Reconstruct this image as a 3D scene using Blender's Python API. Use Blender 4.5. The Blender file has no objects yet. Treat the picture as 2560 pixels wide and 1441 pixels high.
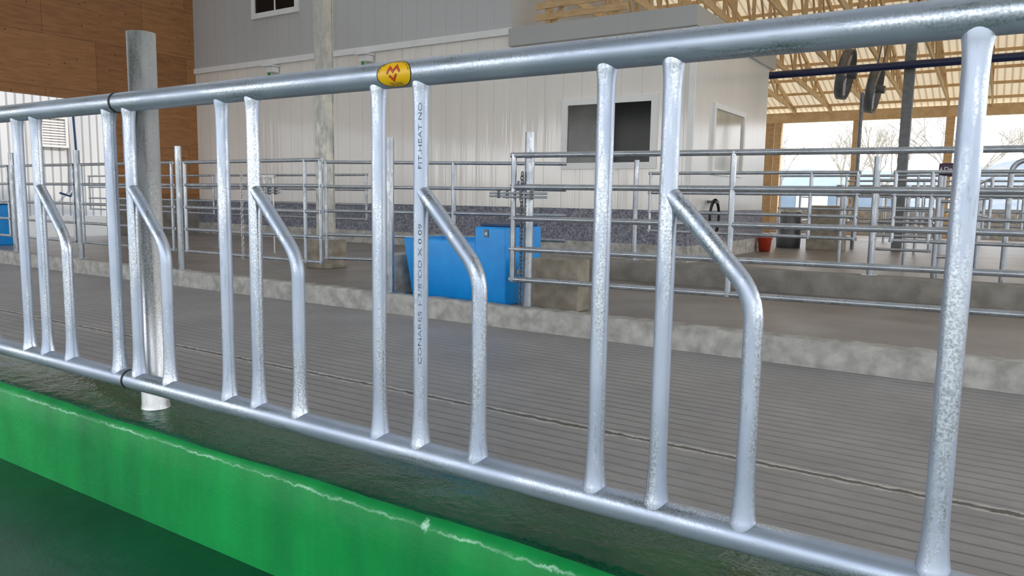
import bpy, bmesh, math, random
from mathutils import Vector, Matrix
random.seed(7)
SC=bpy.context.scene
COL=SC.collection
# ------------------------------------------------------------------ materials
def newmat(name):
    m=bpy.data.materials.new(name);m.use_nodes=True
    nt=m.node_tree;b=nt.nodes.get('Principled BSDF')
    return m,nt,b
def N(nt,t,**k):
    n=nt.nodes.new(t)
    for a,v in k.items():
        if a.startswith('i_'): n.inputs[a[2:]].default_value=v
        else: setattr(n,a,v)
    return n
def ramp(nt,fac,stops):
    r=N(nt,'ShaderNodeValToRGB');e=r.color_ramp.elements
    while len(e)<len(stops): e.new(.5)
    for i,(p,c) in enumerate(stops):
        e[i].position=p;e[i].color=(c[0],c[1],c[2],1)
    nt.links.new(fac,r.inputs['Fac']);return r
def noise(nt,vec,scale,detail=4,rough=.55):
    n=N(nt,'ShaderNodeTexNoise');n.inputs['Scale'].default_value=scale
    n.inputs['Detail'].default_value=detail;n.inputs['Roughness'].default_value=rough
    nt.links.new(vec,n.inputs['Vector']);return n
def pos(nt): return N(nt,'ShaderNodeNewGeometry').outputs['Position']
def mth(nt,op,a,b=None,c=None):
    n=N(nt,'ShaderNodeMath',operation=op)
    for i,v in enumerate((a,b,c)):
        if v is None: continue
        if isinstance(v,(int,float)): n.inputs[i].default_value=v
        else: nt.links.new(v,n.inputs[i])
    return n.outputs[0]
def mixc(nt,fac,a,b,mode='MIX'):
    n=N(nt,'ShaderNodeMix',data_type='RGBA',blend_type=mode)
    for i,v in ((0,fac),(6,a),(7,b)):
        if isinstance(v,(int,float)): n.inputs[i].default_value=v
        elif isinstance(v,tuple): n.inputs[i].default_value=(*v,1)
        else: nt.links.new(v,n.inputs[i])
    return n.outputs[2]
def mapping(nt,vec,s):
    m=N(nt,'ShaderNodeMapping');m.inputs['Scale'].default_value=s
    nt.links.new(vec,m.inputs['Vector']);return m.outputs['Vector']
def bump(nt,b,h,strength,dist=.01):
    n=N(nt,'ShaderNodeBump');n.inputs['Strength'].default_value=strength;n.inputs['Distance'].default_value=dist
    nt.links.new(h,n.inputs['Height']);nt.links.new(n.outputs['Normal'],b.inputs['Normal']);return n
def simple(name,c1,c2=None,scale=8,rough=.6,metal=0.,bs=.1,bd=.003,detail=5,sp=(1,1,1),spec=.5,lo=.35,hi=.65,coat=0):
    m,nt,b=newmat(name);c2=c2 or tuple(x*.8 for x in c1)
    v=mapping(nt,pos(nt),sp);n=noise(nt,v,scale,detail)
    r=ramp(nt,n.outputs['Fac'],[(lo,c2),(hi,c1)])
    nt.links.new(r.outputs['Color'],b.inputs['Base Color'])
    b.inputs['Roughness'].default_value=rough;b.inputs['Metallic'].default_value=metal
    b.inputs['Specular IOR Level'].default_value=spec
    b.inputs['Coat Weight'].default_value=coat
    if bs: bump(nt,b,n.outputs['Fac'],bs,bd)
    return m
def galv(name,c1,c2,raw=(.50,.52,.54),rough=.42,metal=.4,msc=(1,1,.3),mscale=16,lo=.50,hi=.60,amt=1.,ctr=.65,dark=.5):
    m,nt,b=newmat(name);p=pos(nt)
    n=noise(nt,p,5,6,.6)
    pat=noise(nt,mapping(nt,p,msc),mscale,6,.65)
    spk=noise(nt,p,220,3,.7);spk2=noise(nt,mapping(nt,p,msc),90,6,.75)
    base=ramp(nt,n.outputs['Fac'],[(.35,c2),(.65,c1)])
    mask=mth(nt,'MULTIPLY',ramp(nt,pat.outputs['Fac'],[(lo,(0,0,0)),(hi,(1,1,1))]).outputs[0],amt)
    rawc=mixc(nt,ramp(nt,spk.outputs['Fac'],[(.38,(0,0,0)),(.60,(1,1,1))]).outputs[0],tuple(x*ctr for x in raw),tuple(min(1,x*(2.-ctr)) for x in raw))
    c=mixc(nt,mask,base.outputs[0],rawc)
    dk=ramp(nt,spk2.outputs['Fac'],[(.58,(0,0,0)),(.68,(1,1,1))])
    c=mixc(nt,mth(nt,'MULTIPLY',dk.outputs[0],dark),c,(.17,.18,.20))
    nt.links.new(c,b.inputs['Base Color'])
    nt.links.new(mth(nt,'MULTIPLY_ADD',mask,.85-metal,metal),b.inputs['Metallic'])
    nt.links.new(mth(nt,'MULTIPLY_ADD',mask,-.10,rough),b.inputs['Roughness'])
    bump(nt,b,pat.outputs['Fac'],.06,.001);return m
M={}
M['galv']=galv('galvanised_steel',(.50,.56,.67),(.40,.46,.57),(.54,.58,.64),.38,.55,(1,1,.12),22,.47,.58,.95)
M['galvrail']=galv('galvanised_rail',(.48,.54,.64),(.38,.44,.54),(.50,.55,.61),.38,.55,(.12,1,1),20,.47,.60,.9)
M['galvpost']=galv('galvanised_post',(.66,.67,.67),(.52,.53,.54),(.62,.62,.61),.36,.5,(1,1,.12),18,.45,.60,.9)
M['galvback']=galv('galvanised_gate',(.46,.49,.53),(.32,.35,.39),(.42,.44,.46),.34,.65)
M['galvcol']=galv('galvanised_column',(.52,.52,.49),(.38,.38,.36),(.56,.55,.50),.5,.3,(1,1,.5),9,.42,.6)
M['zinc']=simple('zinc_paint',(.50,.57,.68),(.43,.50,.60),30,.45,.4,.05)
M['steeldark']=simple('dark_steel',(.20,.21,.22),(.14,.15,.16),10,.5,.5)
M['sash']=simple('dim_glass',(.11,.11,.10),(.07,.07,.065),2,.15,0,0)
M['black']=simple('black_rubber',(.015,.015,.017),(.01,.01,.01),20,.5)
M['ink']=simple('black_ink',(.02,.02,.025),(.02,.02,.02),20,.7)
M['stencil']=simple('faded_stencil_ink',(.26,.29,.35),(.05,.06,.08),150,.7,0,0,lo=.42,hi=.56)
M['yellow']=simple('yellow_vinyl',(.88,.52,.005),(.84,.48,.005),20,.35,0,0)
M['red']=simple('red_print',(.55,.06,.01),(.50,.05,.01),20,.4,0,0)
M['bluepipe']=simple('navy_pipe',(.015,.025,.09),(.01,.02,.07),10,.35)
M['blue']=simple('blue_polyethylene',(.0,.34,.88),(.0,.29,.82),6,.38,0,.08)
M['bluedark']=simple('dark_blue_plastic',(.01,.05,.14),(.01,.04,.12),6,.45)
M['redplastic']=simple('red_plastic',(.50,.05,.02),(.45,.04,.02),6,.4)
M['purple']=simple('purple_plastic',(.05,.02,.06),(.04,.02,.05),6,.4)
M['white']=simple('white_trim',(.88,.88,.88),(.83,.83,.84),4,.4,0,0)
M['whiteletters']=simple('white_print',(.8,.8,.85),(.8,.8,.85),4,.5,0,0)
M['concrete']=simple('concrete_kerb',(.60,.58,.54),(.34,.33,.30),7,.8,0,.7,.010,8)
M['concretetan']=simple('concrete_tan',(.38,.34,.27),(.22,.19,.15),6,.85,0,.5,.006,8)
M['concretedark']=simple('concrete_dim',(.30,.28,.25),(.20,.185,.16),5,.85,0,.4,.006,8)
M['platform']=simple('platform_concrete',(.27,.245,.225),(.18,.165,.15),1.6,.40,0,.15,.003,8)
M['ground']=simple('outside_ground',(.34,.33,.28),(.22,.24,.15),.2,.9)
M['wood']=simple('spruce_lumber',(.66,.45,.24),(.52,.34,.17),5,.65,0,.05,.002,5,(1,1,4))
M['woodpale']=simple('pale_lumber',(.76,.57,.34),(.62,.43,.23),5,.65,0,0)
M['bark']=simple('bark',(.48,.43,.36),(.36,.31,.25),10,.9)
M['glass']=simple('dark_glass',(.012,.012,.012),(.008,.008,.008),3,.12,0,0,spec=.25)
M['reflectglass']=simple('pale_reflection_glass',(.55,.52,.44),(.40,.38,.33),1.5,.1,0,0)  # whitish pane colour stands in for a bright reflection
M['leaf']=simple('green_plastic',(.05,.35,.12),(.04,.3,.1),8,.6)
M['shedblue']=simple('blue_grey_cladding',(.26,.33,.41),(.22,.28,.36),1,.7)
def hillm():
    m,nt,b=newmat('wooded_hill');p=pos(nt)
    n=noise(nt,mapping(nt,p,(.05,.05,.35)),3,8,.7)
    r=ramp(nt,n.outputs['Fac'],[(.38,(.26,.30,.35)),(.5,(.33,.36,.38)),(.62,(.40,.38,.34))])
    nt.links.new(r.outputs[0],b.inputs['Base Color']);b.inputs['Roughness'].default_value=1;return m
M['hill']=hillm()
def alley():
    m,nt,b=newmat('grooved_concrete');p=pos(nt)
    sx=N(nt,'ShaderNodeSeparateXYZ');nt.links.new(p,sx.inputs[0]);Y=sx.outputs['Y']
    nw=noise(nt,mapping(nt,p,(.6,2,1)),3,3)
    d=mth(nt,'MULTIPLY',mth(nt,'MULTIPLY_ADD',nw.outputs['Fac'],.05,Y),10.0)
    f=mth(nt,'FRACT',d)
    g=ramp(nt,f,[(0,(0,0,0)),(.06,(.1,.1,.1)),(.18,(1,1,1)),(.92,(1,1,1)),(1,(0,0,0))])
    n1=noise(nt,p,1.2,8,.6);n2=noise(nt,mapping(nt,p,(2,14,1)),5,6,.6);n4=noise(nt,p,.6,4,.5)
    c=ramp(nt,n1.outputs['Fac'],[(.3,(.285,.277,.275)),(.7,(.41,.40,.395))])
    r2=ramp(nt,n2.outputs['Fac'],[(.35,(.68,.68,.68)),(.6,(1,1,1))])
    c2=mixc(nt,.55,c.outputs[0],r2.outputs[0],'MULTIPLY')
    gs=mth(nt,'MULTIPLY',ramp(nt,n4.outputs['Fac'],[(.35,(.35,.35,.35)),(.6,(1,1,1))]).outputs[0],.45)
    c3=mixc(nt,gs,c2,g.outputs[0],'MULTIPLY')
    ns=noise(nt,mapping(nt,p,(2.5,2.5,1)),5,6,.7)
    q=mth(nt,'ABSOLUTE',mth(nt,'SUBTRACT',mth(nt,'MULTIPLY_ADD',ns.outputs['Fac'],.08,Y),3.645))
    lt=ramp(nt,q,[(.034,(1,1,1)),(.048,(0,0,0))]);nlt=mth(nt,'MULTIPLY',lt.outputs[0],ramp(nt,ns.outputs['Fac'],[(.38,(.4,.4,.4)),(.50,(1,1,1))]).outputs[0])
    c4=mixc(nt,nlt,c3,(.60,.59,.55))
    dk=ramp(nt,q,[(.012,(1,1,1)),(.024,(0,0,0))])
    c5=mixc(nt,mth(nt,'MULTIPLY',dk.outputs[0],.9),c4,(.05,.045,.04))
    nt.links.new(c5,b.inputs['Base Color'])
    b.inputs['Roughness'].default_value=.46
    h=mth(nt,'SUBTRACT',g.outputs[0],dk.outputs[0])
    bump(nt,b,h,.6,.007);return m
M['alley']=alley()
def green(name,c1,c2,rough,st,streak,sc=(1,1,1),glint_wear=False,coat=.3,spec=.5,b2=7):
    m,nt,b=newmat(name);p=pos(nt)
    n=noise(nt,mapping(nt,p,sc),streak,6,.6);n2=noise(nt,mapping(nt,p,(.7,1,1)),b2,5,.6)
    r=ramp(nt,n.outputs['Fac'],[(.3,c2),(.68,c1)]);c=r.outputs[0]
    if glint_wear:  # edge highlight painted as a pale broken line, plus one worn chip
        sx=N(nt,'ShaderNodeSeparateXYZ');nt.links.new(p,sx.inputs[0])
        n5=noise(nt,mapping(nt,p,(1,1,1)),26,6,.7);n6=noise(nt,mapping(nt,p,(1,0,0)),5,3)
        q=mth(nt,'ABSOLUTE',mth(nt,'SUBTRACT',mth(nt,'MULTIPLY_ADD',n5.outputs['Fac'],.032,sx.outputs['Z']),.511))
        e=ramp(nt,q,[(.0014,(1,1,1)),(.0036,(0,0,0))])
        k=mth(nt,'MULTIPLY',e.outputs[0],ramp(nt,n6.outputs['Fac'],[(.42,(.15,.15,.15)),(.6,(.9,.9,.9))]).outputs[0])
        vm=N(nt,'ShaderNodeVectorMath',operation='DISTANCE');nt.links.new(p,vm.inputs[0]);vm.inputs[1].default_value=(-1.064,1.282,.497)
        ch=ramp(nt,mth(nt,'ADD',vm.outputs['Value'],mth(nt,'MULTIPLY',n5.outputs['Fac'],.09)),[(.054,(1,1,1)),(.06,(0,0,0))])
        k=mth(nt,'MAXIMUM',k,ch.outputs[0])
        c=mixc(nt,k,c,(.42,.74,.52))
    nt.links.new(c,b.inputs['Base Color'])
    b.inputs['Roughness'].default_value=rough;b.inputs['Specular IOR Level'].default_value=spec
    b.inputs['Coat Weight'].default_value=coat;b.inputs['Coat Roughness'].default_value=.12
    bump(nt,b,n2.outputs['Fac'],st,.02);return m
M['greenface_lit']=green('green_epoxy_face_lit',(.003,.33,.065),(.001,.19,.042),.5,.25,4,(1.2,1,.4),True,0,.3)  # same green paint, brighter: light on the upright face partly in the colour
M['greentop_shaded']=green('green_epoxy_top_shaded',(.003,.12,.045),(.001,.05,.02),.18,.75,3,(1,1,1),True,0,.22,9)  # shade under the roof partly held in the darker green, manger floor too
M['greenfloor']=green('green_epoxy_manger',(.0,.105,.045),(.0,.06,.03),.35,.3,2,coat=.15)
def ribs(name,axis,pitch,c1,c2,rough,width=.05,stain=.12,bs=.6,wav=0,spec=.9):
    m,nt,b=newmat(name);p=pos(nt)
    sx=N(nt,'ShaderNodeSeparateXYZ');nt.links.new(p,sx.inputs[0])
    f=mth(nt,'FRACT',mth(nt,'MULTIPLY',sx.outputs[axis],1/pitch))
    g=ramp(nt,f,[(0,(0,0,0)),(width*.5,(0,0,0)),(width,(1,1,1)),(1-width*.3,(1,1,1))])
    n=noise(nt,mapping(nt,p,(1,1,.4)),.8,4)
    c=ramp(nt,n.outputs['Fac'],[(.35,tuple(x*(1-stain) for x in c1)),(.65,c1)])
    nt.links.new(mixc(nt,g.outputs[0],c2,c.outputs[0]),b.inputs['Base Color'])
    b.inputs['Roughness'].default_value=rough
    h=g.outputs[0]
    if wav:
        nw=noise(nt,mapping(nt,p,(1,1,.06)),4,3);h=mth(nt,'MULTIPLY_ADD',nw.outputs['Fac'],wav,g.outputs[0])
        b.inputs['Specular IOR Level'].default_value=spec
    bump(nt,b,h,bs,.012);return m
M['panelwhite']=ribs('white_pvc_panel','X',.41,(.92,.88,.83),(.80,.77,.73),.12,.03,.06,.6,3.,1.)
M['panelgrey']=ribs('grey_pvc_panel','X',.41,(.55,.56,.57),(.49,.50,.51),.25,.03,.05,.4,2.)
M['fascia']=ribs('fascia_grey','X',3.,(.46,.47,.47),(.42,.43,.43),.35,.01,.05,.1)
M['panelside']=ribs('white_pvc_side','Y',.41,(.82,.81,.79),(.70,.69,.67),.2,.03,.08,.35,1.2)
M['corrugated']=ribs('corrugated_white','Y',.23,(.72,.75,.78),(.36,.40,.45),.4,.28)
M['corrupper']=ribs('steel_sheet','Y',.25,(.45,.45,.44),(.3,.3,.3),.5,.2)
def ply():
    m,nt,b=newmat('plywood_sheet');p=pos(nt)
    sx=N(nt,'ShaderNodeSeparateXYZ');nt.links.new(p,sx.inputs[0])
    cb=N(nt,'ShaderNodeCombineXYZ');nt.links.new(mth(nt,'SUBTRACT',sx.outputs['Y'],sx.outputs['X']),cb.inputs[0]);nt.links.new(sx.outputs['Z'],cb.inputs[1])
    br=N(nt,'ShaderNodeTexBrick');br.inputs['Scale'].default_value=1;br.inputs['Brick Width'].default_value=2.44
    br.inputs['Row Height'].default_value=1.22;br.inputs['Mortar Size'].default_value=.006;br.inputs['Bias'].default_value=0
    br.inputs['Color1'].default_value=(.34,.145,.048,1);br.inputs['Color2'].default_value=(.43,.20,.07,1);br.inputs['Mortar'].default_value=(.16,.07,.03,1)
    nt.links.new(cb.outputs[0],br.inputs['Vector'])
    n=noise(nt,mapping(nt,p,(1,.6,5)),3,6,.6);r=ramp(nt,n.outputs['Fac'],[(.35,(.72,.70,.68)),(.6,(1,1,1))])
    vo=N(nt,'ShaderNodeTexVoronoi');vo.inputs['Scale'].default_value=4.2;nt.links.new(p,vo.inputs['Vector'])
    r2=ramp(nt,vo.outputs['Distance'],[(.06,(.40,.30,.25)),(.11,(1,1,1))])
    c=mixc(nt,1.,mixc(nt,1.,br.outputs['Color'],r.outputs[0],'MULTIPLY'),r2.outputs[0],'MULTIPLY')
    nt.links.new(c,b.inputs['Base Color']);b.inputs['Roughness'].default_value=.55
    return m
M['ply']=ply()
def stone():
    m,nt,b=newmat('speckled_wainscot');p=pos(nt)
    n=noise(nt,p,22,6,.75);r=ramp(nt,n.outputs['Fac'],[(.40,(.10,.11,.16)),(.5,(.20,.20,.25)),(.6,(.36,.36,.39))])
    nt.links.new(r.outputs['Color'],b.inputs['Base Color']);b.inputs['Roughness'].default_value=.5;return m
M['stone']=stone()
def transl(name,ca,cb_,fac):
    m,nt,b=newmat(name);nt.nodes.remove(b)
    o=[n for n in nt.nodes if n.type=='OUTPUT_MATERIAL'][0]
    p=pos(nt);sx=N(nt,'ShaderNodeSeparateXYZ');nt.links.new(p,sx.inputs[0])
    f=mth(nt,'FRACT',mth(nt,'MULTIPLY',sx.outputs['X'],5))
    c=ramp(nt,f,[(0,ca),(.2,cb_),(.8,cb_),(1,ca)])
    A=N(nt,'ShaderNodeBsdfDiffuse');B=N(nt,'ShaderNodeBsdfTranslucent');X=N(nt,'ShaderNodeMixShader');X.inputs[0].default_value=fac
    nt.links.new(c.outputs[0],A.inputs[0]);nt.links.new(c.outputs[0],B.inputs[0])
    nt.links.new(A.outputs[0],X.inputs[1]);nt.links.new(B.outputs[0],X.inputs[2]);nt.links.new(X.outputs[0],o.inputs[0]);return m
M['translucent']=transl('translucent_roof_sheet',(.56,.50,.40),(.92,.85,.72),.42)
M['fillfront']=transl('unseen_roof_fill_front',(.72,.70,.68),(.88,.87,.85),.38)  # unseen front roof, made translucent to add light from above
# ------------------------------------------------------------------ geometry
def gbox(x0,x1,y0,y1,z0,z1):
    V=[(x0,y0,z0),(x1,y0,z0),(x1,y1,z0),(x0,y1,z0),(x0,y0,z1),(x1,y0,z1),(x1,y1,z1),(x0,y1,z1)]
    F=[(0,3,2,1),(4,5,6,7),(0,1,5,4),(1,2,6,5),(2,3,7,6),(3,0,4,7)]
    return V,F
def gcb(c,s): return gbox(c[0]-s[0]/2,c[0]+s[0]/2,c[1]-s[1]/2,c[1]+s[1]/2,c[2]-s[2]/2,c[2]+s[2]/2)
def gj(*gs):
    V=[];F=[]
    for v,f in gs:
        o=len(V);V+=list(v);F+=[tuple(i+o for i in q) for q in f]
    return V,F
def gbeam(a,b,w,h):
    a=Vector(a);b=Vector(b);d=(b-a);L=d.length;d.normalize()
    up=Vector((0,0,1)) if abs(d.z)<.95 else Vector((1,0,0))
    s=d.cross(up).normalized();u=s.cross(d)
    V=[]
    for p in(a,b):
        for i,j in((-1,-1),(1,-1),(1,1),(-1,1)): V.append(tuple(p+s*w/2*i+u*h/2*j))
    F=[(0,3,2,1),(4,5,6,7),(0,1,5,4),(1,2,6,5),(2,3,7,6),(3,0,4,7)]
    return V,F
def gtube(pts,r,seg=14,cap=True):
    P=[Vector(p) for p in pts];n=len(P);R=r if isinstance(r,(list,tuple)) else [r]*n
    T=[]
    for i in range(n):
        t=(P[min(i+1,n-1)]-P[max(i-1,0)]).normalized();T.append(t)
    u=Vector((0,0,1)) if abs(T[0].z)<.9 else Vector((1,0,0))
    u=(u-T[0]*u.dot(T[0])).normalized()
    V=[];F=[]
    for i in range(n):
        u=(u-T[i]*u.dot(T[i])).normalized();w=T[i].cross(u)
        for k in range(seg):
            a=2*math.pi*k/seg;V.append(tuple(P[i]+(u*math.cos(a)+w*math.sin(a))*R[i]))
    for i in range(n-1):
        for k in range(seg):
            a=i*seg+k;b=i*seg+(k+1)%seg;F.append((a,b,b+seg,a+seg))
    if cap:
        o=len(V);V+=V[:seg];F.append(tuple(reversed(range(o,o+seg))))
        o2=len(V);V+=V[(n-1)*seg:n*seg];F.append(tuple(range(o2,o2+seg)))
    return V,F
def arc(p0,c,p2,rad,n=7):
    p0,c,p2=Vector(p0),Vector(c),Vector(p2)
    a=(p0-c).normalized();b=(p2-c).normalized();A=c+a*rad;B=c+b*rad
    return [tuple(A*(1-t)**2+c*2*t*(1-t)+B*t*t) for t in [i/n for i in range(n+1)]]
def glathe(prof,c,seg=24,axis='Z'):
    V=[];F=[];n=len(prof)
    for r,z in prof:
        for k in range(seg):
            a=2*math.pi*k/seg;x,y=r*math.cos(a),r*math.sin(a)
            v=(x,y,z) if axis=='Z' else ((z,x,y) if axis=='X' else (x,z,y))
            V.append((v[0]+c[0],v[1]+c[1],v[2]+c[2]))
    for i in range(n-1):
        for k in range(seg):
            a=i*seg+k;b=i*seg+(k+1)%seg;F.append((a,b,b+seg,a+seg))
    return V,F
def gtorus(c,R,r,ex,ey,n=12,m=6,stretch=1):
    ex=Vector(ex);ey=Vector(ey);c=Vector(c)
    pts=[c+ex*R*math.cos(2*math.pi*i/n)+ey*R*stretch*math.sin(2*math.pi*i/n) for i in range(n)]
    ez=ex.cross(ey);V=[];F=[]
    for i in range(n):
        d=(pts[i]-c).normalized()
        for k in range(m):
            a=2*math.pi*k/m;V.append(tuple(pts[i]+d*r*math.cos(a)+ez*r*math.sin(a)))
    for i in range(n):
        for k in range(m):
            F.append((i*m+k,i*m+(k+1)%m,((i+1)%n)*m+(k+1)%m,((i+1)%n)*m+k))
    return V,F
def gprismX(poly,x0,x1):
    n=len(poly);V=[(x0,y,z) for y,z in poly]+[(x1,y,z) for y,z in poly]
    F=[tuple(range(n)),tuple(reversed(range(n,2*n)))]+[(i,i+n,(i+1)%n+n,(i+1)%n) for i in range(n)]
    return V,F
def part(name,g,mat,smooth=False,bevel=0,seg=2,label=None):
    me=bpy.data.meshes.new(name);me.from_pydata([tuple(v) for v in g[0]],[],g[1])
    bm=bmesh.new();bm.from_mesh(me);bmesh.ops.recalc_face_normals(bm,faces=bm.faces)
    if bevel: bmesh.ops.bevel(bm,geom=list(bm.edges),offset=bevel,segments=seg,profile=.6,affect='EDGES')
    bm.to_mesh(me);bm.free()
    if smooth:
        for p in me.polygons: p.use_smooth=len(p.vertices)<=4
    me.materials.append(M[mat]);o=bpy.data.objects.new(name,me);COL.objects.link(o)
    if label:o['label']=label
    return o
def shift(o,base):
    if o.type=='MESH' and not o.data.get('_s'):
        o.data.transform(Matrix.Translation(-Vector(base)));o.data['_s']=1
def thing(name,base,parts,label,cat,group=None):
    e=bpy.data.objects.new(name,None);e.empty_display_size=.1;COL.objects.link(e);e.location=base
    for p in parts:
        shift(p,base);p.parent=e
    e['label']=label;e['category']=cat
    if group:e['group']=group
    return e
def single(o,base,label,cat,group=None):
    shift(o,base);o.location=base;o['label']=label;o['category']=cat
    if group:o['group']=group
    return o
def subpart(parent,child,base):
    shift(child,base);child.parent=parent
def struct(o): o['kind']='structure';return o
def dup(t,loc,rz=0,label=None,scale=None):
    n=t.copy();COL.objects.link(n);n.location=loc;n.rotation_euler=(0,0,rz)
    if scale:n.scale=scale
    if label:n['label']=label
    for c in list(t.children):
        k=c.copy();COL.objects.link(k);k.parent=n
        for d in list(c.children):
            kk=d.copy();COL.objects.link(kk);kk.parent=k
    return n
def textgeo(s,size,spacing=1.0):
    cu=bpy.data.curves.new('t','FONT');cu.body=s;cu.size=size;cu.align_x='CENTER';cu.align_y='CENTER';cu.space_character=spacing;cu.resolution_u=3
    o=bpy.data.objects.new('t',cu);COL.objects.link(o);bpy.context.view_layer.update()
    me=bpy.data.meshes.new_from_object(o.evaluated_get(bpy.context.evaluated_depsgraph_get()))
    V=[tuple(v.co) for v in me.vertices];F=[tuple(p.vertices) for p in me.polygons]
    bpy.data.objects.remove(o);bpy.data.curves.remove(cu);bpy.data.meshes.remove(me)
    return V,F
def subdiv(g,cuts):
    me=bpy.data.meshes.new('s');me.from_pydata(g[0],[],g[1]);bm=bmesh.new();bm.from_mesh(me)
    bmesh.ops.triangulate(bm,faces=bm.faces)
    bmesh.ops.subdivide_edges(bm,edges=bm.edges,cuts=cuts,use_grid_fill=True);bm.verts.index_update()
    V=[tuple(v.co) for v in bm.verts];F=[tuple(v.index for v in f.verts) for f in bm.faces];bm.free();bpy.data.meshes.remove(me)
    return V,F
# ------------------------------------------------------------------ camera
yaw,pit,rol=map(math.radians,(33.124,6.785,.930))
fw=Vector((-math.sin(yaw)*math.cos(pit),math.cos(yaw)*math.cos(pit),-math.sin(pit)))
rt=Vector((math.cos(yaw),math.sin(yaw),0));up=rt.cross(fw)
Rr=rt*math.cos(rol)+up*math.sin(rol);Uu=-rt*math.sin(rol)+up*math.cos(rol)
cam=bpy.data.cameras.new('camera');cam.sensor_width=36;cam.lens=36*1882.6/2560;cam.clip_start=.05;cam.clip_end=2000
co=bpy.data.objects.new('camera',cam);COL.objects.link(co)
co.matrix_world=Matrix(((Rr.x,Uu.x,-fw.x,0),(Rr.y,Uu.y,-fw.y,0),(Rr.z,Uu.z,-fw.z,1.25),(0,0,0,1)))
SC.camera=co
# ------------------------------------------------------------------ setting: floors, kerbs
struct(part('floor',gbox(-19.2,9,1.5,6.02,-.15,0),'alley'))
struct(part('floor_platform',gbox(-19.2,14,6.1,30.2,-.1,.15),'platform'))
struct(part('floor_outside',gbox(-90,90,-60,330,-.3,-.16),'ground'))
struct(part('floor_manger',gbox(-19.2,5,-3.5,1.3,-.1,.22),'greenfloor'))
def ledge():
    prof=[(1.560,-.1),(1.560,.495),(1.55,.508),(1.535,.515),(1.325,.517),(1.300,.514),(1.288,.506),(1.281,.494),(1.279,.40),(1.279,-.1)]
    xs=[-19.2+i*.06 for i in range(int(24.2/.06)+1)]
    V=[];F=[];I=[];n=len(prof)
    for i,x in enumerate(xs):
        for j,(y,z) in enumerate(prof):
            w=.003*math.sin(x*3.1+j)+.002*math.sin(x*9.7+j*.7)+random.uniform(-.001,.001)
            V.append((x,y+(w if 4<=j<8 else 0),z+(w*.5 if 4<=j<8 else 0)))
    for i in range(len(xs)-1):
        for j in range(n-1):
            a=i*n+j;F.append((a,a+1,a+n+1,a+n));I.append(1 if j>=5 else 0)
    return V,F,I
V,F,I=ledge()
o=part('trim_1',(V,F),'greentop_shaded',True)
o.data.materials.append(M['greenface_lit'])
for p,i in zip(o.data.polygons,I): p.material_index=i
struct(o)
def roughstrip(x0,x1,prof,step,amp):
    xs=[];x=x0
    while x<x1: xs.append(x);x+=step
    xs.append(x1);V=[];F=[];n=len(prof)
    for x in xs:
        for (y,z) in prof: V.append((x,y+random.uniform(-amp,amp),z+random.uniform(-amp,amp)))
    for i in range(len(xs)-1):
        for j in range(n-1):
            a=i*n+j;F.append((a,a+1,a+n+1,a+n))
    return V,F
struct(part('trim_2',roughstrip(-19.2,9,[(6.2,.14),(6.2,.205),(6.03,.205),(6.01,.19),(6.0,.0),(5.99,-.02)],.08,.006),'concrete',True))
struct(part('trim_4',roughstrip(-6.2,9,[(9.8,.14),(9.8,.42),(9.56,.42),(9.54,.40),(9.54,.14)],.3,.004),'concretedark',True))
# ------------------------------------------------------------------ building
WY=13.
struct(part('wall_back',gbox(-19,-4.78,WY,WY+.15,1.08,4.52),'panelwhite'))
struct(part('wall_back_upper',gbox(-19,-8.57,WY-.02,WY+.15,4.52,8.4),'panelgrey'))
struct(part('wall_back_wainscot',gbox(-19,-4.76,WY-.03,WY+.15,.45,1.08),'stone'))
struct(part('baseboard_back',gbox(-19,-4.72,WY-.08,WY+.15,.15,.45),'concrete',False,.01))
struct(part('trim_5',gbox(-19,-8.57,WY-.06,WY-.021,4.50,4.64),'white',False,.01))
struct(part('trim_6',gbox(-8.57,-4.70,WY-.14,WY-.005,4.26,4.60),'fascia'))
struct(part('trim_9',gbox(-4.77,-4.70,WY+.0,18.1,4.26,4.60),'fascia'))
struct(part('trim_7',gbox(-4.83,-4.72,WY-.05,WY-.001,1.085,4.255),'white'))
struct(part('ceiling_cabin',gbox(-8.57,-4.78,WY+.16,18,4.27,4.35),'white'))
struct(part('wall_side',gbox(-4.93,-4.775,WY+.15,17.85,1.08,4.26),'panelside'))
struct(part('wall_side_wainscot',gbox(-4.93,-4.75,WY+.15,17.85,.45,1.08),'stone'))
struct(part('baseboard_side',gbox(-4.93,-4.71,WY+.15,17.85,.15,.45),'concrete'))
struct(part('wall_upper_return',gbox(-8.72,-8.57,WY+.15,20,4.6,8.0),'panelgrey'))
def window(n,axis,a0,a1,z0,z1,at,fw_=.11,mull=True,gm='glass'):
    def bx(u0,u1,d0,d1,w0,w1):
        return gbox(u0,u1,at-d1,at-d0,w0,w1) if axis=='Y' else gbox(at+d0,at+d1,u0,u1,w0,w1)
    g=[bx(a0,a1,-.02,.05,z0,z0+fw_),bx(a0,a1,-.02,.05,z1-fw_,z1),bx(a0,a0+fw_,-.02,.05,z0+fw_,z1-fw_),bx(a1-fw_,a1,-.02,.05,z0+fw_,z1-fw_)]
    if mull: 
        c=(a0+a1)/2;g.append(bx(c-.02,c+.02,-.01,.03,z0+fw_,z1-fw_))
    f=part('window_%d_frame'%n,gj(*g),'white')
    p=part('window_%d'%n,bx(a0+.04,a1-.04,-.01,.012,z0+.04,z1-.04),gm)
    struct(p);struct(f);f.parent=p
    return p
window(1,'Y',-7.36,-5.40,1.83,3.16,WY,.12,False)
struct(part('window_1_sash',gbox(-7.24,-6.42,WY-.02,WY-.0135,1.95,3.04),'sash')).parent=bpy.data.objects['window_1']
window(2,'Y',-16.5,-14.76,5.67,7.1,WY-.02,.13)
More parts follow.
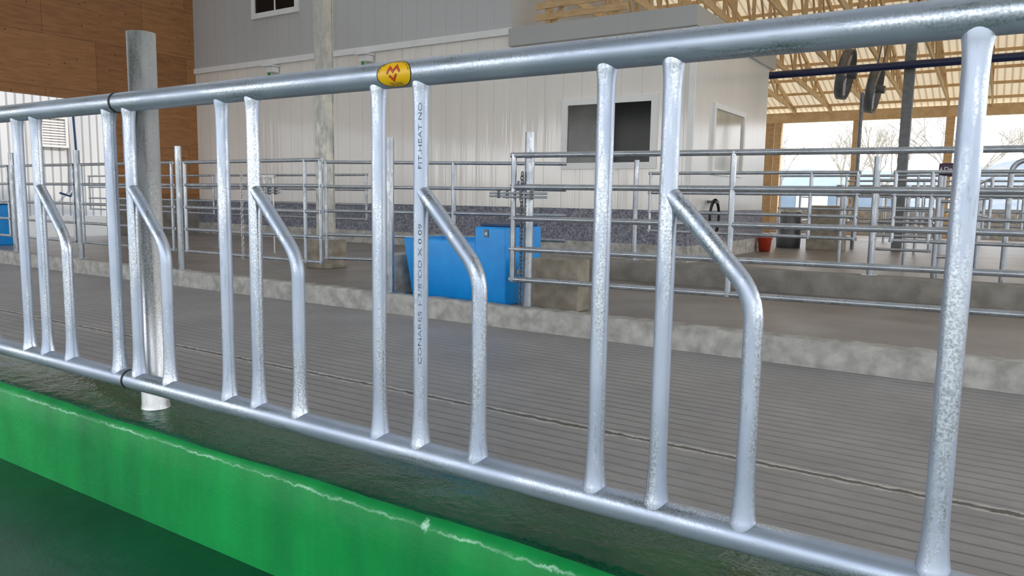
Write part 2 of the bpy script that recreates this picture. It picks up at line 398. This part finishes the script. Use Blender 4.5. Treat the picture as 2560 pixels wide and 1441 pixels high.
window(3,'Y',-12.9,-11.2,5.75,7.1,WY-.02,.13)
window(4,'X',14.1,16.1,1.76,3.1,-4.775,.10,False,'reflectglass')
struct(part('wall_left',gj(gprismX([(-5,3.46),(13,3.46),(13,8.3),(15,8.7),(-5,4.7)],-19.15,-19.0),gbox(-19.15,-19,10.45,13,1.1,3.459)),'ply'))
struct(part('wall_left_base',gbox(-19.18,-18.95,10.45,13,.15,1.1),'concretedark'))
struct(part('ceiling',gprismX([(-5,4.7),(1.5,6.0),(1.5,6.05),(-5,4.75)],-19.2,14),'corrupper'))
struct(part('ceiling_front',gprismX([(1.5,6.0),(15,8.7),(15,8.75),(1.5,6.05)],-19.2,14),'fillfront'))
struct(part('ceiling_rear',gprismX([(15,8.7),(30.6,4.6),(30.6,4.65),(15,8.75)],-9.5,14),'translucent'))
struct(part('ceiling_rear_left',gprismX([(15,8.7),(30.6,4.6),(30.6,4.65),(15,8.75)],-19.2,-9.5),'corrupper'))
struct(part('trim_8',gbox(-8.3,14,29.9,30.1,4.25,4.62),'woodpale'))
struct(part('wall_far',gbox(-9.4,-7.7,29.95,30.1,.15,4.25),'wood'))
struct(part('wall_far_low',gbox(-7.7,14,29.96,30.15,.15,1.0),'concrete'))
base=part('wood_post',gbox(-7.63,-7.37,29.69,29.94,.15,4.25),'wood',False,.01)
wp=single(base,(-7.5,29.82,.15),'squared spruce post under the eave beam','post','eave posts')
for x in(-4.75,-1.85,1.05,4,7): dup(wp,(x,29.82,.15))
def roofz(y): return 4.6+(30.6-y)*(4.1/15.6)
for i in range(13):
    y=29.6-i*1.15;z=roofz(y)-.07
    if i==0: pu=single(part('roof_purlin',gbox(-9.4,14,y-.02,y+.02,z-.045,z+.045),'woodpale'),(-9.4,y,z),'pale lumber purlin under the roof sheets','beam','roof purlins')
    else: dup(pu,(-9.4,y,z))
def truss(x):
    y0,y1=13.4,30.;zb=4.72
    bot=part('bottom_chord',gbeam((x,y0,zb+.9),(x,y1,zb-.02),.05,.16),'woodpale')
    top=part('top_chord',gbeam((x,y1,roofz(y1)-.2),(x,15.2,roofz(15.2)-.2),.05,.16),'woodpale')
    g=[];ys=[28.6-i*1.5 for i in range(10)]
    zb_=lambda y:zb+.9*(30-y)/16.6
    for i in range(9):
        g.append(gbeam((x,ys[i],zb_(ys[i])),(x,ys[i+1],roofz(ys[i+1])-.2),.04,.09))
        g.append(gbeam((x,ys[i+1],roofz(ys[i+1])-.2),(x,ys[i+1],zb_(ys[i+1])),.04,.09))
    w=part('web',gj(*g),'woodpale')
    return thing('roof_truss',(x,30,4.6),[bot,top,w],'pale lumber roof truss with diagonal webs','truss','roof trusses')
tr=truss(-8.2)
for i in range(1,16): dup(tr,(-8.2+i*1.25,30,4.6))
g=[gbox(-8.0,-7.88,13.3,13.42,4.36,6.2),gbox(-6.5,-6.38,13.3,13.42,4.36,6.2),gbox(-5.6,-5.5,14.6,14.7,4.36,6.2)]
rl=[part('post',q,'wood',False,.005) for q in g]
rl+=[part('rail',gbox(-8.2,-6.2,13.26,13.3,z,z+.12),'wood') for z in(4.78,5.0)]
rl+=[part('brace',gbeam((-8.0,13.36,4.45),(-7.6,13.36,5.1),.04,.09),'wood')]
thing('timber_railing',(-7.2,13.4,4.36),rl,'rough timber guard railing on the cabin roof','railing')
# ------------------------------------------------------------------ feed rail
FY=1.375;ZT=1.536;ZB=.626;RR=.0310;RB=.0178
botz=[.012,.026,.032,.040,.052,.068,.088,.11,.14];botr=[1.50,1.46,1.38,1.30,1.22,1.14,1.07,1.02,1.]
topz=[.11,.08,.06,.047,.038,.030,.012];topr=[1.,1.01,1.04,1.09,1.15,1.22,1.26]
def vbar(x,r=RB):
    zs=[ZB+z for z in botz]+[1.1]+[ZT-z for z in topz]
    rr=[r*k for k in botr]+[r]+[r*k for k in topr]
    return gtube([(x,FY,z) for z in zs],rr,24)
def diag(x):
    xb=x+.173
    pts=[(x+.004,FY,1.262)]+arc((x,FY,1.265),(x+.035,FY,1.232),(xb,FY,1.085),.012,3)+arc((x,FY,1.262),(xb,FY,1.083),(xb,FY,.7),.055,8)
    n0=len(pts);pts+=[(xb,FY,ZB+z) for z in reversed(botz)]
    return gtube(pts,[RB]*n0+[RB*k for k in reversed(botr)],24)
offs=[.058,.530,.664,1.133,1.266,1.741,1.879,2.365]
def panel(X0,x_end):
    ps=[part('top_rail',gtube([(X0+.003,FY,ZT),(x_end,FY,ZT)],RR,40),'galvrail',True),part('bottom_rail',gtube([(X0+.003,FY,ZB),(x_end,FY,ZB)],RR,40),'galvrail',True)]
    for i,ofs in enumerate(offs):
        ps.append(part('upright',vbar(X0+ofs,.0192 if i==7 else RB),'galv',True))
    for i in(0,2,4,6):
        ps.append(part('bent_bar',diag(X0+offs[i]),'galv',True))
    return ps
X1=-2.423
ps=panel(X1,.06)
sx=-1.214
def wrapx(u,v,off,ang0=-8):
    a=math.radians(ang0)+v/RR
    r=RR+off
    return (sx+u,FY-r*math.cos(a),ZT+r*math.sin(a))
def ell(a,b,off,rings=8,seg=64,r0=0):
    V=[];F=[]
    for i in range(rings+1):
        t=r0+(1-r0)*i/rings
        for k in range(seg):
            q=2*math.pi*k/seg;V.append(wrapx(a*t*math.cos(q),b*t*math.sin(q),off))
    for i in range(rings):
        for k in range(seg):
            A=i*seg+k;B=i*seg+(k+1)%seg;F.append((A,B,B+seg,A+seg))
    return V,F
SA,SB=.053,.035
stk=part('sticker',ell(SA,SB,.0006),'yellow',True,label='yellow oval maker sticker with red emblem')
ring=part('border',ell(SA,SB,.0009,2,64,.955),'ink',True)
def wrapgeo(g,off,cx=0,cy=0,rot=0):
    g=subdiv(g,1);c,s=math.cos(rot),math.sin(rot)
    return [wrapx(cx+x*c-y*s,cy+x*s+y*c,off) for x,y,z in g[0]],g[1]
def arctext(s,size,a,b,q0,q1,top=True):
    gs=[]
    for i,ch in enumerate(s):
        if ch==' ':continue
        q=q0+(q1-q0)*i/(len(s)-1);x,y=a*math.cos(q),b*math.sin(q)
        nx,ny=x/a**2,y/b**2;ang=math.atan2(ny,nx)-math.pi/2
        gs.append(wrapgeo(textgeo(ch,size),.0012,x,y,ang))
    return gj(*gs)
R_=math.radians
lettering=part('lettering',arctext('MID VALLEY MANUFACTURING',.0058,SA*.87,SB*.86,R_(165),R_(15)),'ink')
lett2=part('lettering',gj(wrapgeo(textgeo('Made in Canada',.0056),.0012,0,-.0205),wrapgeo(textgeo('1(604) 864-2923',.0060),.0012,0,-.0262)),'ink')
def poly2(pts,w):
    P=[Vector((a,b)) for a,b in pts];n=len(P);L=[];Rt=[]
    for i in range(n):
        d0=(P[i]-P[i-1]).normalized() if i>0 else (P[1]-P[0]).normalized()
        d1=(P[i+1]-P[i]).normalized() if i<n-1 else d0
        n0=Vector((-d0.y,d0.x));n1=Vector((-d1.y,d1.x));m=(n0+n1).normalized();k=w/2/max(.35,m.dot(n0))
        e=Vector((0,0))
        if i==0:e=-d0*w*.15
        if i==n-1:e=d0*w*.15
        L.append(P[i]+m*k+e);Rt.append(P[i]-m*k+e)
    V=[(p.x,p.y,0) for p in L]+[(p.x,p.y,0) for p in Rt]
    return V,[(i,n+i,n+i+1,i+1) for i in range(n-1)]
mp=[(-.0200,.0020),(-.0125,.0160),(-.0020,.0060),(.0085,.0180),(.0180,.0050)]
vp=[(-.0130,-.0030),(-.0025,-.0130),(.0080,-.0005)]
def em(w,off): return gj(*[wrapgeo(poly2(q,w),off) for q in (mp,vp)])
emo=part('emblem_outline',em(.0062,.0011),'ink');emb=part('emblem',em(.0053,.0015),'red')
bx=X1+offs[4];ang=math.atan2(-FY,-bx)
def wrapz(g,zc,off=.0005):
    g=subdiv(g,2);out=[]
    for x,y,z in g[0]:
        a=ang+R_(-6)-y/RB
        out.append((bx+(RB+off)*math.cos(a),FY+(RB+off)*math.sin(a),zc+x))
    return out,g[1]
def fit(s,L,size):
    g=textgeo(s,size);xs=[v[0] for v in g[0]];k=L/(max(xs)-min(xs));c=(max(xs)+min(xs))/2
    return [((v[0]-c)*k,v[1],0) for v in g[0]],g[1]
st=part('stencil_lettering',wrapz(fit('CONARES 1 3/8"OD X 0.09',.335,.0125),1.020),'stencil')
st2=part('stencil_lettering',wrapz(fit('FIT.HEAT NO',.15,.0125),1.390),'stencil')
B1=(X1,FY,ZB)
pn=thing('feed_rail_panel',B1,ps+[stk,st,st2],'galvanised feed rail panel with bent bars and yellow oval sticker','fence panel','feed rail panels')
for c in(ring,lettering,lett2,emo,emb): subpart(stk,c,B1)
p0=panel(X1-2.423,X1-.003)
thing('feed_rail_panel',(X1-2.423,FY,ZB),p0,'galvanised feed rail panel with bent bars on green kerb','fence panel','feed rail panels')
def cring(z): return part('clamp_ring',glathe([(RR+.0005,-.004),(RR+.002,-.004),(RR+.002,.004),(RR+.0005,.004)],(X1,FY,z),32,'X'),'black',True)
jc=[cring(ZT),cring(ZB)]
PX,PY=-2.405,1.4505;PR=.0440
prof=[(PR-.005,1.0),(PR-.005,1.762),(PR,1.766),(PR,.53),(PR+.003,.516)]
tb=part('tube',glathe(prof,(PX,PY,0),48),'galvpost',True)
br=[part('bracket_plate',gbox(-2.462,-2.432,1.407,1.412,1.34,1.515),'zinc',False,.001),
    part('bracket_plate',gbox(-2.447,-2.405,1.407,1.412,.655,.765),'zinc',False,.001)]
thing('fence_post',(PX,PY,.515),[tb]+br+jc,'thick galvanised tube post standing on the green kerb','post')
# ------------------------------------------------------------------ gates in the barn
GZ=[1.66,1.36,1.06,.765,.47]
def mkgate(p0,p1,zs,ups,r=.021,over=.03,name='cattle_gate',label='galvanised tubular cattle gate with horizontal rails',group='cattle gates',mat='galvback'):
    a=Vector(p0);b=Vector(p1);d=(b-a).normalized();parts=[]
    for z in zs:
        parts.append(part('rail',gtube([(*(a-d*over),z),(*(b+d*over),z)],r,12),mat,True))
    for u in ups:
        q=a.lerp(b,u);parts.append(part('upright',gtube([(*q,min(zs)-.02),(*q,max(zs)+.01)],r*1.02,12),mat,True))
    return thing(name,(a.x,a.y,min(zs)),parts,label,'gate',group)
gY=6.15
mkgate((-17.5,gY),(-14.35,gY),GZ,(0,.5,1))
mkgate((-14.05,gY),(-12.2,gY),GZ,(0,1))
mkgate((-11.95,gY),(-9.6,gY),GZ,(0,1))
mkgate((-9.3,gY),(-6.69,gY),GZ,(0,.9,1),r=.023,label='galvanised tubular cattle gate beside the steel column')
mkgate((-7.1,6.62),(-4.36,7.75),GZ,(0,.55),label='galvanised cattle gate swung open behind the blue trough')
mkgate((-3.98,6.10),(.55,6.60),GZ,(0,.45,1),r=.026,label='long galvanised cattle gate hinged beside concrete block')
BZ=[1.62,1.36,1.10,.84]
mkgate((-18.5,9.7),(-13.7,9.7),BZ,(0,.35,.7,1));mkgate((-13.3,9.7),(-9.4,9.7),BZ,(0,.35,.7,1))
mkgate((-4.1,9.7),(-1.5,9.7),BZ,(0,.8,1));mkgate((-1.1,9.7),(2,9.7),BZ,(0,.12,.5,1))
mkgate((-3.6,14.7),(.2,14.7),[1.75,1.45,1.15,.85],(0,.3,.6,1));mkgate((-.2,11.9),(-.4,14.4),BZ,(0,.5,1));mkgate((.5,11.6),(1.2,14.8),BZ,(0,.3,.5,.8,1))
mkgate((-3.0,18.0),(2.0,18.0),[1.75,1.45,1.15,.85],(0,.3,.6,1));mkgate((-4,22.6),(3,22.6),[1.75,1.45,1.15,.85],(0,.3,.6,1))
mkgate((-1.6,12.2),(-.9,12.2),[1.6,1.4,1.2,1.0,.8,.6],(0,1))
def post(x,y,z0,z1,r=.044,label='galvanised tube gate post on the concrete kerb',group='gate posts',plate=True):
    ps=[part('tube',gtube([(x,y,z0),(x,y,z1)],r,18),'galvback',True)]
    if plate: ps.append(part('base_plate',gcb((x,y,z0+.006),(.17,.17,.012)),'galvback',False,.002))
    return thing('gate_post',(x,y,z0),ps,label,'post',group)
pA=post(-12.08,6.16,.2,1.88)
for x in(-14.2,-9.45,-5.62): dup(pA,(x,6.16,.2))
pB=post(-4.3,9.67,.42,1.8,.035,'slim galvanised post on the low concrete wall')
dup(pB,(-1.3,9.67,.42))
pC=post(-7.45,9.67,.15,1.8,.035,'slim galvanised post on the platform floor')
for x in(-13.5,-9.2): dup(pC,(x,9.67,.15))
x,y=-3.86,6.19
cp=[part('tube',gtube([(x,y,.2),(x,y,1.88)],.047,18),'galvback',True)]
for z in(1.40,.54): cp.append(part('hinge_strap',gbox(-3.96,-3.88,6.132,6.142,z-.02,z+.02),'galvback',False,.002))
def chain(x,y,z0,z1,L=.034,w=.011,th=.0035):
    gs=[];z=z1;i=0
    while z>z0:
        ex=(1,0,0) if i%2 else (0,1,0)
        gs.append(gtorus((x+random.uniform(-.003,.003),y,z),w,th,ex,(0,0,1),10,5,L/(2*w)*1.15));z-=L*.78;i+=1
    return gj(*gs)
cp.append(part('chain',chain(x-.035,y-.075,.25,1.48,.045,.017,.006),'steeldark',True))
thing('gate_post',(x,y,.2),cp,'galvanised gate post with hanging chain beside the tan block','post','gate posts')
single(part('chain',chain(-8.05,6.10,.42,1.5,.045,.016,.005),'galvpost',True),(-8.05,6.1,.42),'steel chain hanging from the top rail of a gate','chain')
def latch(x,y,z,L,lab):
    a=part('slide_bar',gtube([(x-L/2,y-.035,z),(x+L/2,y-.035,z)],.011,10),'galvback',True)
    b=part('slide_bar',gtube([(x-L/2,y-.035,z-.035),(x+L/2,y-.035,z-.035)],.011,10),'galvback',True)
    c=part('keeper',gbox(x-.05,x-.035,y-.055,y-.01,z-.06,z+.03),'steeldark')
    d=part('keeper',gbox(x+.07,x+.085,y-.055,y-.01,z-.06,z+.03),'steeldark')
    return thing('gate_latch',(x,y-.03,z-.06),[a,b,c,d],lab,'latch','gate latches')
latch(-3.82,6.08,1.30,.5,'galvanised sliding gate latch on the chain post')
latch(-7.45,6.10,1.31,.34,'small sliding gate latch on a cattle gate rail')
latch(-5.0,7.44,1.31,.34,'small sliding gate latch on the swung gate')
def headlock(x,y):
    a=part('side_bar',gtube([(x,y,.15),(x,y,1.6)],.016,10),'galvpost',True)
    b=part('swing_bar',gtube([(x+.10,y,1.56),(x+.13,y,1.1),(x+.30,y,.62)],.014,10),'galvpost',True)
    c=part('side_bar',gtube([(x+.36,y,.15),(x+.36,y,1.6)],.016,10),'galvpost',True)
    d=part('header',gbox(x-.03,x+.4,y-.03,y+.03,1.56,1.62),'galvpost',False,.004)
    e=part('sill_bar',gbox(x-.03,x+.4,y-.02,y+.02,.48,.53),'galvpost',False,.004)
    return thing('headlock',(x,y,.15),[a,b,c,d,e],'pale galvanised headlock with slanting swing bar','headlock')
headlock(-11.9,9.45)
# ------------------------------------------------------------------ steel column
cx,cy=-8.7,8.1
cl=[part('shaft',gj(gbox(cx-.1,cx+.1,cy-.1,cy-.085,.6,7.2),gbox(cx-.1,cx+.1,cy+.085,cy+.1,.6,7.2),gbox(cx-.09,cx-.075,cy-.084,cy+.084,.6,7.2),gbox(cx+.075,cx+.09,cy-.084,cy+.084,.6,7.2)),'galvcol',False,.003),
    part('base_plate',gbox(cx-.17,cx+.17,cy-.17,cy+.17,.58,.605),'galvback',False,.003),
    part('pedestal',gj(gbox(cx-.22,cx+.22,cy-.22,cy+.22,.15,.58)),'concretetan',False,.02)]
thing('steel_column',(cx,cy,.15),cl,'galvanised steel column bolted to a concrete pedestal','column')
single(part('steel_column',gbox(-2.26,-2.04,19.9,20.1,.15,6.9),'steeldark',False,.01),(-2.15,20,.15),'dark grey square steel column in the stall area','column')
single(part('light_pole',gtube([(-3.13,20,.15),(-3.13,20,3.9)],.045,12),'steeldark',True),(-3.13,20,.15),'thin dark upright pole in the stall area','pole')
single(part('water_pipe',gtube([(-6.3,19.7,4.41),(9,19.7,4.46)],.09,16),'bluepipe',True),(-6.3,19.7,4.41),'navy blue pipe hung below the roof trusses','pipe')
def fan(x,y,z):
    R=.60
    ring=part('housing',glathe([(R,-.1),(R+.03,-.1),(R+.03,.1),(R,.1),(R,-.1)],(x,y,z),36,'X'),'steeldark',True)
    gs=[]
    for k in range(5):
        a=2*math.pi*k/5
        d=Vector((0,math.cos(a),math.sin(a)));t=Vector((0,-math.sin(a),math.cos(a)))
        c=Vector((x,y,z));w=.07
        V=[c+d*.08-t*.04+Vector((-.03,0,0)),c+d*.54-t*w+Vector((-.05,0,0)),c+d*.54+t*w+Vector((.05,0,0)),c+d*.08+t*.04+Vector((.03,0,0))]
        gs.append(part('blade',([tuple(v) for v in V],[(0,1,2,3)]),'galvback'))
    mo=part('motor',gtube([(x+.05,y,z),(x+.26,y,z)],.1,16),'steeldark',True)
    gd=part('guard',gj(*[gtorus((x-.12,y,z),r,.006,(0,1,0),(0,0,1),28,4) for r in(.15,.3,.45,.58)],*[gbeam((x-.12,y,z),(x-.12,y+.58*math.cos(a),z+.58*math.sin(a)),.008,.008) for a in [k*math.pi/4 for k in range(8)]]),'galvback')
    hg=[part('hanger',gbeam((x,y+s,z+.5),(x,y+s,z+1.6),.03,.03),'steeldark') for s in(-.4,.4)]
    return thing('ventilation_fan',(x,y,z-.68),[ring]+gs+[mo,gd]+hg,'round dark barn ventilation fan hung from trusses','fan','ventilation fans')
f1=fan(-3.85,21.2,4.55);f1.rotation_euler=(0,.16,.0)
f2=dup(f1,(-3.3,22.2,3.6));f2.rotation_euler=(0,.16,.0)
def tank(x0):
    x1=x0+1.0;y0,y1=6.37,7.05
    V=[(x0+.08,y0+.04,.15),(x1,y0+.04,.15),(x1,y1-.05,.15),(x0+.08,y1-.05,.15),(x0-.02,y0,.80),(x1,y0,.80),(x1,y1,.80),(x0-.02,y1,.80),
       (x0+.05,y0+.07,.80),(x1-.02,y0+.07,.80),(x1-.02,y1-.07,.80),(x0+.05,y1-.07,.80),(x0+.12,y0+.12,.35),(x1-.05,y0+.12,.35),(x1-.05,y1-.12,.35),(x0+.12,y1-.12,.35)]
    F=[(0,3,2,1),(0,1,5,4),(1,2,6,5),(2,3,7,6),(3,0,4,7),(4,5,9,8),(5,6,10,9),(6,7,11,10),(7,4,8,11),(8,9,13,12),(9,10,14,13),(10,11,15,14),(11,8,12,15),(12,13,14,15)]
    b=part('basin',(V,F),'blue',True,.018,3)
    bxx=part('float_box',gbox(x1-.02,x1+.37,y0-.02,y1,.15,.955),'blue',True,.022,3)
    lid=part('lid',gbox(x1,x1+.35,y0+.06,y1-.04,.957,.985),'bluedark',False,.008)
    la=part('latch',gbox(x1+.11,x1+.16,y0-.030,y0-.020,.85,.93),'steeldark',False,.004)
    lb=part('latch_plate',gbox(x1+.12,x1+.15,y0-.034,y0-.029,.87,.90),'galvback',False,.001)
    return thing('water_trough',(x0+.6,6.7,.15),[b,bxx,lid,la,lb],'bright blue plastic livestock water trough with float box','water trough','water troughs')
t=tank(-5.6)
dup(t,(-17.6,7.0,.15))
single(part('concrete_block',gbox(-3.99,-3.46,6.48,6.72,.15,.655),'concretetan',False,.012),(-3.7,6.6,.15),'tan rough concrete block beside the gate post','concrete block','concrete blocks')
single(part('concrete_block',gbox(-5.93,-5.69,6.3,6.9,.15,.60),'concrete',False,.012),(-5.8,6.6,.15),'narrow grey concrete block beside the blue trough','concrete block','concrete blocks')
single(part('concrete_block',gbox(-4.0,-3.2,19,19.6,.15,1.2),'concretetan',False,.015),(-3.6,19.3,.15),'large grey concrete block in the stall area','concrete block','concrete blocks')
lb=[part('cladding',gbox(-24.3,-24,-6,22,.5,7),'corrugated'),part('base_strip',gbox(-24.32,-23.95,-6,22,-.2,.5),'white')]
lv=part('louvre_vent',gj(gbox(-24,-23.93,11.2,12.0,2.55,2.62),gbox(-24,-23.93,11.2,12.0,3.4,3.47),gbox(-24,-23.93,11.2,11.27,2.62,3.4),gbox(-24,-23.93,11.93,12.0,2.62,3.4),*[gbox(-23.99,-23.95,11.27,11.93,2.65+i*.08,2.70+i*.08) for i in range(9)]),'white')
dp=part('drain_hose',gtube([(-23.9,12.15,3.6),(-23.9,12.2,2.2),(-23.9,12.15,1.4),(-23.8,11.9,1.1),(-23.8,11.6,1.2)],.035,8),'bluedark',True)
thing('metal_clad_building',(-24,8,-.16),lb+[lv,dp],'white corrugated metal building with louvre vent','building')
for X in(-15.68,-12.46):
    thing('wall_lamp',(X,12.9,4.3),[part('housing',gbox(X-.14,X+.14,12.78,12.98,4.28,4.419),'white',False,.02),part('hood',gbox(X-.17,X+.17,12.70,12.98,4.42,4.45),'white',False,.005),part('cable_clip',gbox(X-.08,X-.03,12.8,12.85,4.14,4.28),'leaf')],'small white wall lamp with hood and green clip','lamp','wall lamps')
hs=[gtorus((-4.62,14.0+random.uniform(-.03,.03),.95+random.uniform(-.03,.03)),.26,.022,(0,1,0),(0,0,1),24,6,1.25) for i in range(5)]
thing('hose_reel',(-4.62,14,.6),[part('hose',gj(*hs),'black',True),part('hook',gbox(-4.75,-4.55,13.95,14.05,1.22,1.27),'steeldark')],'coiled black hose hung on the cabin wall','hose')
thing('bucket',(-4.52,17.3,.15),[part('body',glathe([(.0,.16),(.12,.16),(.15,.46),(.16,.47),(.14,.46),(.11,.18)],(-4.52,17.3,0),24),'redplastic',True),part('handle',gtorus((-4.52,17.3,.45),.16,.006,(1,0,0),(0,.5,.86),20,5),'steeldark')],'red plastic bucket on the concrete floor','bucket')
thing('barrel',(-4.5,19.4,.15),[part('body',glathe([(0,.15),(.28,.15),(.29,.4),(.30,.42),(.29,.44),(.29,.75),(.30,.77),(.29,.79),(.28,1.02),(0,1.02)],(-4.5,19.4,0),24),'steeldark',True),part('rim',gtorus((-4.5,19.4,1.02),.28,.015,(1,0,0),(0,1,0),24,6),'galvback',True)],'dark grey steel barrel beside the cabin','barrel')
mx_,my=-.62,11.0
sg=part('sign',gbox(mx_-.15,mx_+.17,my-.04,my+.04,1.62,1.78),'purple',False,.03,label='dark purple maker sign with white letters')
tg=textgeo('DeLaval',.075);tg=([(v[0]+mx_+.03,my-.043,v[1]+1.70) for v in tg[0]],tg[1])
tl=part('lettering',tg,'whiteletters')
tri=part('emblem',([(mx_-.135,my-.043,1.675),(mx_-.105,my-.043,1.675),(mx_-.12,my-.043,1.73)],[(0,1,2)]),'whiteletters')
mpz=[part('leg',gtube([(mx_+dx,my+dy,.15),(mx_+dx,my+dy,1.64)],.03,10),'galvback',True) for dx in(-.12,.14) for dy in(0,.6)]
mpz+=[part('rail',gtube([(mx_-.12,my,z),(mx_+.14,my,z),(mx_+.14,my+.6,z)],.02,10),'galvback',True) for z in(.6,.95,1.3)]
mb=(mx_,my,.15)
th=thing('sorting_gate',mb,[sg]+mpz,'galvanised sorting gate frame with dark purple sign','gate')
for c in(tl,tri): subpart(sg,c,mb)
def divider(x,y):
    pts=[(x,y,.75)]+[(x,y+.3,.72)]+arc((x,y+.3,.72),(x,y+1.5,.72),(x,y+1.5,1.4),.25)+arc((x,y+1.5,.8),(x,y+1.5,1.45),(x,y,1.45),.25)+[(x,y,1.45)]
    a=part('loop',gtube(pts,.027,10),'galvback',True);b=part('post',gtube([(x,y,.15),(x,y,1.6)],.035,10),'galvback',True)
    return thing('stall_divider',(x,y,.15),[a,b],'galvanised looped cow stall divider','stall divider','stall dividers')
dv=divider(-2.6,15.2)
for x in(-1.5,-.4,.7,1.8,2.9): dup(dv,(x,15.2,.15))
for x in(-1.7,-.6,.5,1.6,2.7,3.8): dup(dv,(x,19.2,.15))
for x in(-5.4,-4.2,-3,-1.8,-.6,.6,1.8,3): dup(dv,(x,24.5,.15))
lp=arc((.0,10.4,.5),(0.0,10.4,1.78),(.5,10.4,1.78),.18)
single(part('bent_pipe_rail',gtube([(0,10.4,.15)]+lp+[(.72,10.4,1.78)]+arc((.3,10.4,1.78),(.9,10.4,1.78),(.9,10.4,.5),.17)+[(.9,10.4,.15)],.03,12),'galvback',True),(0,10.4,.15),'bent galvanised pipe hoop standing on the platform','pipe hoop')
# ------------------------------------------------------------------ outside: trees, hill, shed
def tree(x,y,H,seed):
    rnd=random.Random(seed);gs=[]
    def br(p,d,L,r,k):
        q=p+d*L;gs.append(gtube([tuple(p),tuple(p.lerp(q,.5)+Vector((rnd.uniform(-.05,.05)*L,0,0))),tuple(q)],[r,r*.85,r*.7],4,False))
        if k==0:return
        for i in range(3):
            nd=(d+Vector((rnd.uniform(-.8,.8),rnd.uniform(-.3,.3),rnd.uniform(-.15,.45)))).normalized();br(q,nd,L*rnd.uniform(.6,.85),r*.6,k-1)
    br(Vector((x,y,-.16)),Vector((0,0,1)),H*.22,.10,5)
    return single(part('bare_tree',gj(*gs),'bark'),(x,y,-.16),'leafless winter tree outside the barn','tree','bare trees')
for i,(x,y,h) in enumerate([(-12.5,44,8),(-9.0,52,9),(-6.0,44,8),(-2.9,54,12),(1.2,45,9),(5.0,56,14),(-15,60,11),(-8.2,66,12),(-2.5,70,13),(3.5,68,12),(-12,74,12)]): tree(x,y,h,i)
xs=[-260+i*6 for i in range(100)];V=[];F=[]
for i,x in enumerate(xs):
    h=17+4*math.sin(x*.02)+2*math.sin(x*.07)+random.uniform(-.8,.8)
    V+=[(x,300,-.2),(x,322,h)]
for i in range(len(xs)-1): F.append((2*i,2*i+2,2*i+3,2*i+1))
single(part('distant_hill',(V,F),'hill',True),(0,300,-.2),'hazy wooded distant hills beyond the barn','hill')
V,F=gprismX([(80,-.16),(92,-.16),(92,3.0),(86,4.6),(80,3.0)],-24,-9)
thing('farm_shed',(-16,80,-.16),[part('walls',(V,F),'shedblue'),part('door',gbox(-18,-15,79.9,79.99,-.16,2.6),'white')],'blue-grey farm shed behind the bare trees','shed')
# ------------------------------------------------------------------ light
w=bpy.data.worlds.new('world');SC.world=w;w.use_nodes=True;nt=w.node_tree
bg=nt.nodes['Background'];tc=N(nt,'ShaderNodeTexCoord');sz=N(nt,'ShaderNodeSeparateXYZ');nt.links.new(tc.outputs['Generated'],sz.inputs[0])
r=ramp(nt,sz.outputs['Z'],[(0,(1,1,1)),(.15,(.94,.96,1)),(.6,(.72,.82,1.0))]);nt.links.new(r.outputs['Color'],bg.inputs['Color']);bg.inputs['Strength'].default_value=2.85
sl=bpy.data.lights.new('sun','SUN');sl.energy=4.2;sl.angle=.02;sl.color=(1,.88,.72)
so=bpy.data.objects.new('sun',sl);COL.objects.link(so);so.rotation_euler=Vector((-.45,-.75,-.62)).to_track_quat('-Z','Y').to_euler()
SC.view_settings.view_transform='Standard'
